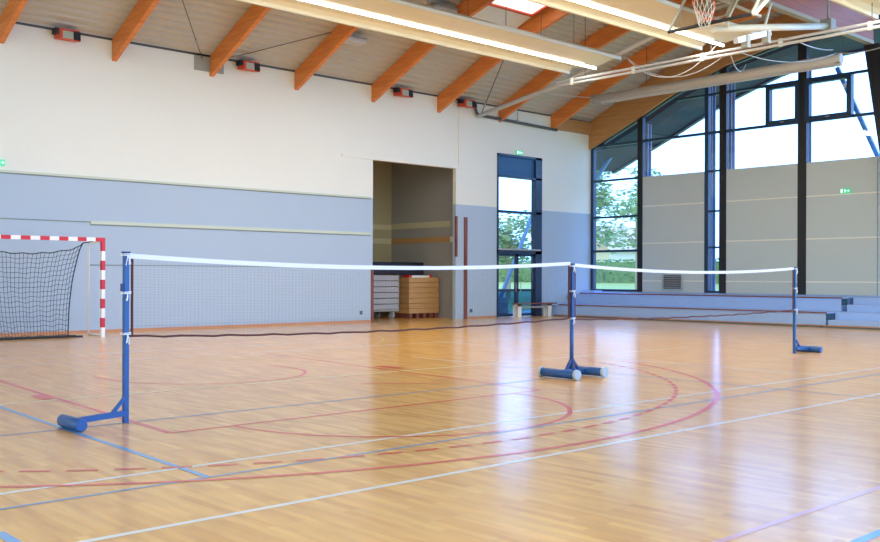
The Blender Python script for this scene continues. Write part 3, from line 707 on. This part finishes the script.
rp = thing('badminton_post', 'blue badminton post with weighted foot at the right, in front of the bleacher', 'badminton post', (XR, YN, 0), 'blue badminton posts')
single_post(rp, 1, -.25, .28); ties(rp, 0, (1.51, 1.16, .78))
mp_ = thing('badminton_post', 'blue middle badminton post with two weighted feet shared by both nets', 'badminton post', (XM, YN, 0), 'blue badminton posts')
MB().tube([(0, 0, .05), (0, 0, .85)], .028, 14).build('lower_tube', 'blue_paint', mp_, smooth=True)
MB().box(-.032, .032, -.03, .03, .80, 1.545).build('upright', 'blue_dark', mp_, bevel=.004)
for s in (-1, 1):
    MB().bar((0, 0, .09), (s*.28, -.02, .07), .05, .05).build('base_arm', 'blue_paint', mp_)
    MB().bar((0, 0, .26), (s*.14, -.01, .09), .03, .03).build('strut', 'blue_dark', mp_)
    a, b = (-.33, .28) if s < 0 else (-.33, .28)
    cw = MB().tube([(s*.29, a, .07), (s*.29, b, .07)], .058, 22).build('counterweight', 'blue_paint', mp_, smooth=True)
    for e in (a, b):
        MB().tube([(s*.29, e-.02, .07), (s*.29, e+.02, .07)], .068, 22).build('end_disc', 'cap_grey', cw)
ties(mp_, 0, (1.50, 1.16, .79))
def bnet(x0, x1, ztop, sag, drop, sagb, label, ya=8.5, yb=8.5):
    N = thing('badminton_net', label, 'badminton net', (x0, ya, 0), 'badminton nets'); ln = math.hypot(x1 - x0, yb - ya); N.rotation_euler = (0, 0, math.atan2(yb - ya, x1 - x0)); K = 36
    zt = lambda t: ztop - sag*4*t*(1-t); zb = lambda t: drop - sagb*4*t*(1-t)
    t = MB(); P = [(ln*i/K, zt(i/K)) for i in range(K+1)]
    vs = []; 
    for x, z in P: vs += [(x, -.006, z), (x, .006, z), (x, .006, z-.045), (x, -.006, z-.045)]
    fs = [(0,1,2,3), (4*K+3, 4*K+2, 4*K+1, 4*K)]
    for i in range(K):
        for j in range(4): fs.append((4*i+(j+1)%4, 4*i+j, 4*i+4+j, 4*i+4+(j+1)%4))
    t.add(vs, fs); t.build('top_tape', 'tape', N)
    MB().tube([(ln*i/K, 0, zb(i/K) + .006*math.sin(i*2.3)) for i in range(K+1)], .011, 6).build('bottom_cord', 'net_brown', N)
    for x in (.03, ln-.03): MB().tube([(x, 0, zt(0)-.05), (x, 0, zb(0))], .012, 6).build('side_cord', 'net_brown', N)
    m = MB(); n = 150
    for i in range(1, n):
        tt = i/n; x = ln*tt; m.add([(x-.00018, 0, zb(tt)), (x+.00018, 0, zb(tt)), (x+.00018, 0, zt(tt)-.045), (x-.00018, 0, zt(tt)-.045), (x-.00018, .0008, zb(tt)), (x+.00018, .0008, zb(tt)), (x+.00018, .0008, zt(tt)-.045), (x-.00018, .0008, zt(tt)-.045)], [(0,1,2,3),(7,6,5,4),(0,3,7,4),(1,5,6,2)])
    for j in range(1, 22):
        vs = []; fs = []
        for i in range(K+1):
            tt = i/K; z = lerp(zb(tt), zt(tt)-.045, j/22); vs += [(ln*tt, 0, z-.0002), (ln*tt, 0, z+.0002), (ln*tt, .0008, z+.0002), (ln*tt, .0008, z-.0002)]
        for i in range(K):
            for q in range(4): fs.append((4*i+(q+1)%4, 4*i+q, 4*i+4+q, 4*i+4+(q+1)%4))
        m.add(vs, fs)
    m.build('netting', 'net_brown', N)
    return N
bnet(XL+.03, XM-.035, 1.565, .085, .80, .06, 'badminton net with white tape between the left and middle blue posts', 8.57, 8.50)
bnet(XM+.035, XR-.03, 1.545, .085, .78, .04, 'badminton net with white tape between the middle and right blue posts')
# ---------------------------------------------------------------- handball goal
YG = 20.9
gl = thing('handball_goal', 'red and white striped handball goal with black net by the lavender wall', 'handball goal', (9.07, YG, 0))
W = 3.16; gl.scale = (1, 1, 1.055)
def striped(mb, a, b, start_red):
    a = Vector(a); b = Vector(b); ln = (b-a).length; n = int(ln/.2 + .5); d = (b-a)/n
    for i in range(n):
        mb.cur = (i % 2) ^ (0 if start_red else 1); mb.bar(a + d*i, a + d*(i+1), .08, .08)
mb = MB(); striped(mb, (0, 0, 1.8), (0, 0, 0), False); mb.cur = 0; mb.box(-.04, .04, -.04, .04, 1.801, 2.08); mb.build('goal_post', ['goal_red', 'goal_white'], gl)
mb = MB(); striped(mb, (-W, 0, 1.8), (-W, 0, 0), False); mb.cur = 0; mb.box(-.04, .04, -.04, .04, 1.801, 2.08); mb.v = mb.v[:-8] + [(x-W, y, z) for x, y, z in mb.v[-8:]]; mb.build('goal_post', ['goal_red', 'goal_white'], gl)
mb = MB(); striped(mb, (-.18, 0, 2.04), (-W+.18, 0, 2.04), False); mb.cur = 0; mb.box(-.179, -.041, -.04, .04, 2.0, 2.08).box(-W+.041, -W+.179, -.04, .04, 2.0, 2.08); mb.build('crossbar', ['goal_red', 'goal_white'], gl)
for x in (.02, -W-.02):
    sg = -1 if x > 0 else 1
    MB().tube([(x, .03, 2.02), (x+sg*.0, .72, 1.98), (x, .80, 1.9), (x, .80, .03)], .022, 8).build('rear_pole', 'goal_white', gl, smooth=True)
    MB().tube([(x, .04, .03), (x, .80, .03)], .022, 8).build('ground_bar', 'goal_white', gl, smooth=True)
MB().box(-W+.1, -.50, .20, .34, 0, .05).build('ballast_bar', 'black', gl, bevel=.01)
MB().box(-.62, -.35, .22, .32, .0, .035).build('ballast_end', 'mat_black', gl)
# net: draped grid
net = MB(); NU, NV = 28, 17
def gp(u, v):     # u 0..1 right to left, v 0 top .. 1 bottom
    xr = lerp(-.30, -.66, v**.7) + .0*math.sin(v*PI); xl = -W - xr
    x = lerp(xr, xl, u)
    ztop = 1.97 - .24*(math.sin(min(u, 1-u)*PI))**.5
    z = lerp(ztop, .05 + 0, v); z += .015*math.sin(u*31 + v*5)*v + .010*math.sin(v*19 + u*40)
    y = lerp(.35, .27, v) + .12*math.sin(v*PI) + .02*math.sin(u*43 + v*3)
    return (x, y, z)
for i in range(NU+1): net.tube([gp(i/NU, j/NV) for j in range(NV+1)], .0045 if 0 < i < NU else .012, 4)
for j in range(NV+1): net.tube([gp(i/(NU*2), j/NV) for i in range(NU*2+1)], .0045 if j else .010, 4)
net.tube([gp(0, 0), (-.2, .05, 2.0)], .012, 5); net.tube([gp(1, 0), (-W+.2, .05, 2.0)], .012, 5)
net.build('goal_net', 'net_black', gl)
# ---------------------------------------------------------------- outdoors
lw = MB().prism_y([(31, -.5), (31, -.25), (62, 1.0), (130, 1.2), (130, -.5)], -60, 140); lw.box(-60, 31.0, 26.7, 140, -.5, -.25); struct(lw, 'floor_lawn', 'grass')
def tree(x, y, h, cr_, label, seed, n=3600):
    rnd = random.Random(seed)
    T = thing('tree', label, 'tree', (x, y, -.25 + max(0, (x-31)*.04)), 'trees outside the windows')
    tk = MB().tube([(0,0,0), (.05, .03, h*.3), (-.05, .05, h*.6), (0, 0, h*.85)], [.16, .13, .08, .03], 8)
    for i in range(10):
        a = rnd.uniform(0, 2*PI); z = rnd.uniform(.28, .6)*h; r = cr_*rnd.uniform(.5, .9); tk.tube([(0, 0, z), (math.cos(a)*r*.5, math.sin(a)*r*.5, z+r*.45), (math.cos(a)*r, math.sin(a)*r, z + r*.7)], [.06, .035, .012], 5)
    tk.build('trunk', 'bark', T)
    m = MB(); cl = [(rnd.gauss(0, .45)*cr_, rnd.gauss(0, .45)*cr_, h*.62 + rnd.gauss(0, .42)*h*.36) for _ in range(26)]
    for i in range(n):
        c = rnd.choice(cl); p = Vector((c[0]+rnd.gauss(0, .17)*cr_, c[1]+rnd.gauss(0, .17)*cr_, c[2]+rnd.gauss(0, .13)*cr_))
        s = rnd.uniform(.09, .2); q = Matrix.Rotation(rnd.uniform(0, 2*PI), 3, 'Z') @ Matrix.Rotation(rnd.uniform(-1.2, 1.2), 3, 'X')
        m.add([p + q @ Vector(v) for v in ((-s, 0, 0), (0, -s*.5, 0), (s, 0, 0), (0, s*.5, 0))], [(0, 1, 2, 3)])
    m.build('foliage', 'leaf', T)
tree(42.0, 33.6, 7.6, 2.3, 'pale green young tree seen through the left window of the window wall', 3)
tree(50.0, 36.2, 8.0, 1.6, 'green tree branch crown at the right side of the left window', 5, 1500)
tree(40.0, 37.8, 5.4, 2.2, 'round green tree seen through the glazed entrance door', 8)
def hedge(x0, x1, y0, y1, h, label, seed, zb=0):
    rnd = random.Random(seed); m = MB().box(x0+.2, x1-.2, y0+.2, y1-.2, -.25, h-.2)
    n = int((x1-x0)*(y1-y0)*10 + ((x1-x0)+(y1-y0))*h*30)
    for i in range(n):
        p = Vector((rnd.uniform(x0, x1), rnd.uniform(y0, y1), h-abs(rnd.gauss(0, .15)))); f = rnd.random()
        if f < .35: p.x = x0 + rnd.uniform(0, .3); p.z = rnd.uniform(-.2, h)
        elif f < .7: p.y = y0 + rnd.uniform(0, .3); p.z = rnd.uniform(-.2, h)
        s = .16; q = Matrix.Rotation(rnd.uniform(0, 6), 3, 'Z') @ Matrix.Rotation(rnd.uniform(-1.4, 1.4), 3, 'X')
        m.add([p + q @ Vector(v) for v in ((-s, 0, 0), (0, -s*.6, 0), (s, 0, 0), (0, s*.6, 0))], [(0, 1, 2, 3)])
    o = m.build('hedge', 'hedge'); o.location.z = zb; tag(o, label, 'hedge')
hedge(60, 62, 12, 62, 1.7, 'long trimmed green hedge beyond the lawn outside the window wall', 2, 1.0)
hedge(36, 59, 64, 66, 2.0, 'dark green hedge across the lawn seen through the entrance door', 4, .6)
hs = thing('house', 'pale house with gabled brown roof beyond the hedge outside', 'house', (92, 71, 1.1))
MB().box(-6, 6, -5, 5, 0, 3.2).build('wall', 'house_wall', hs)
MB().prism_x([(-5.6, 3.1), (5.6, 3.1), (0, 6.3)], -6.3, 6.3).build('roof', 'house_roof', hs)
for yq in (-2.5, 2.0):
    f = MB().box(-6.06, -6.0, yq, yq+1.2, 1.0, 2.2).build('window', 'goal_white', hs); MB().box(-6.08, -6.06, yq+.1, yq+1.1, 1.1, 2.1).build('pane', 'outlet', f)
hs2 = dup(hs, (74, 96, 1.1), 'pale house with gabled brown roof seen through the entrance door')
# outside slanting steel struts by the door
for a, b, m, r, lab in (((25.62, 0.6), (27.35, 3.7), 'ext_brace', .10, 'rising to the right'), ((25.52, .6), (24.75, 2.6), 'ext_pale', .07, 'pale and short, rising to the left')):
    o = MB().bar((0,0,0), (b[0]-a[0], 0, b[1]-a[1]), r, r).build('steel_brace', m); o.location = (a[0], 24.6, a[1])
    tag(o, 'slanting steel strut outside the entrance door, ' + lab, 'steel brace')
tag(MB().box(-.25, .25, -.2, .2, -.85, 0).build('brace_footing', 'cap_grey'), 'low concrete footing of the struts outside the entrance door', 'footing').location = (25.57, 24.6, .6)
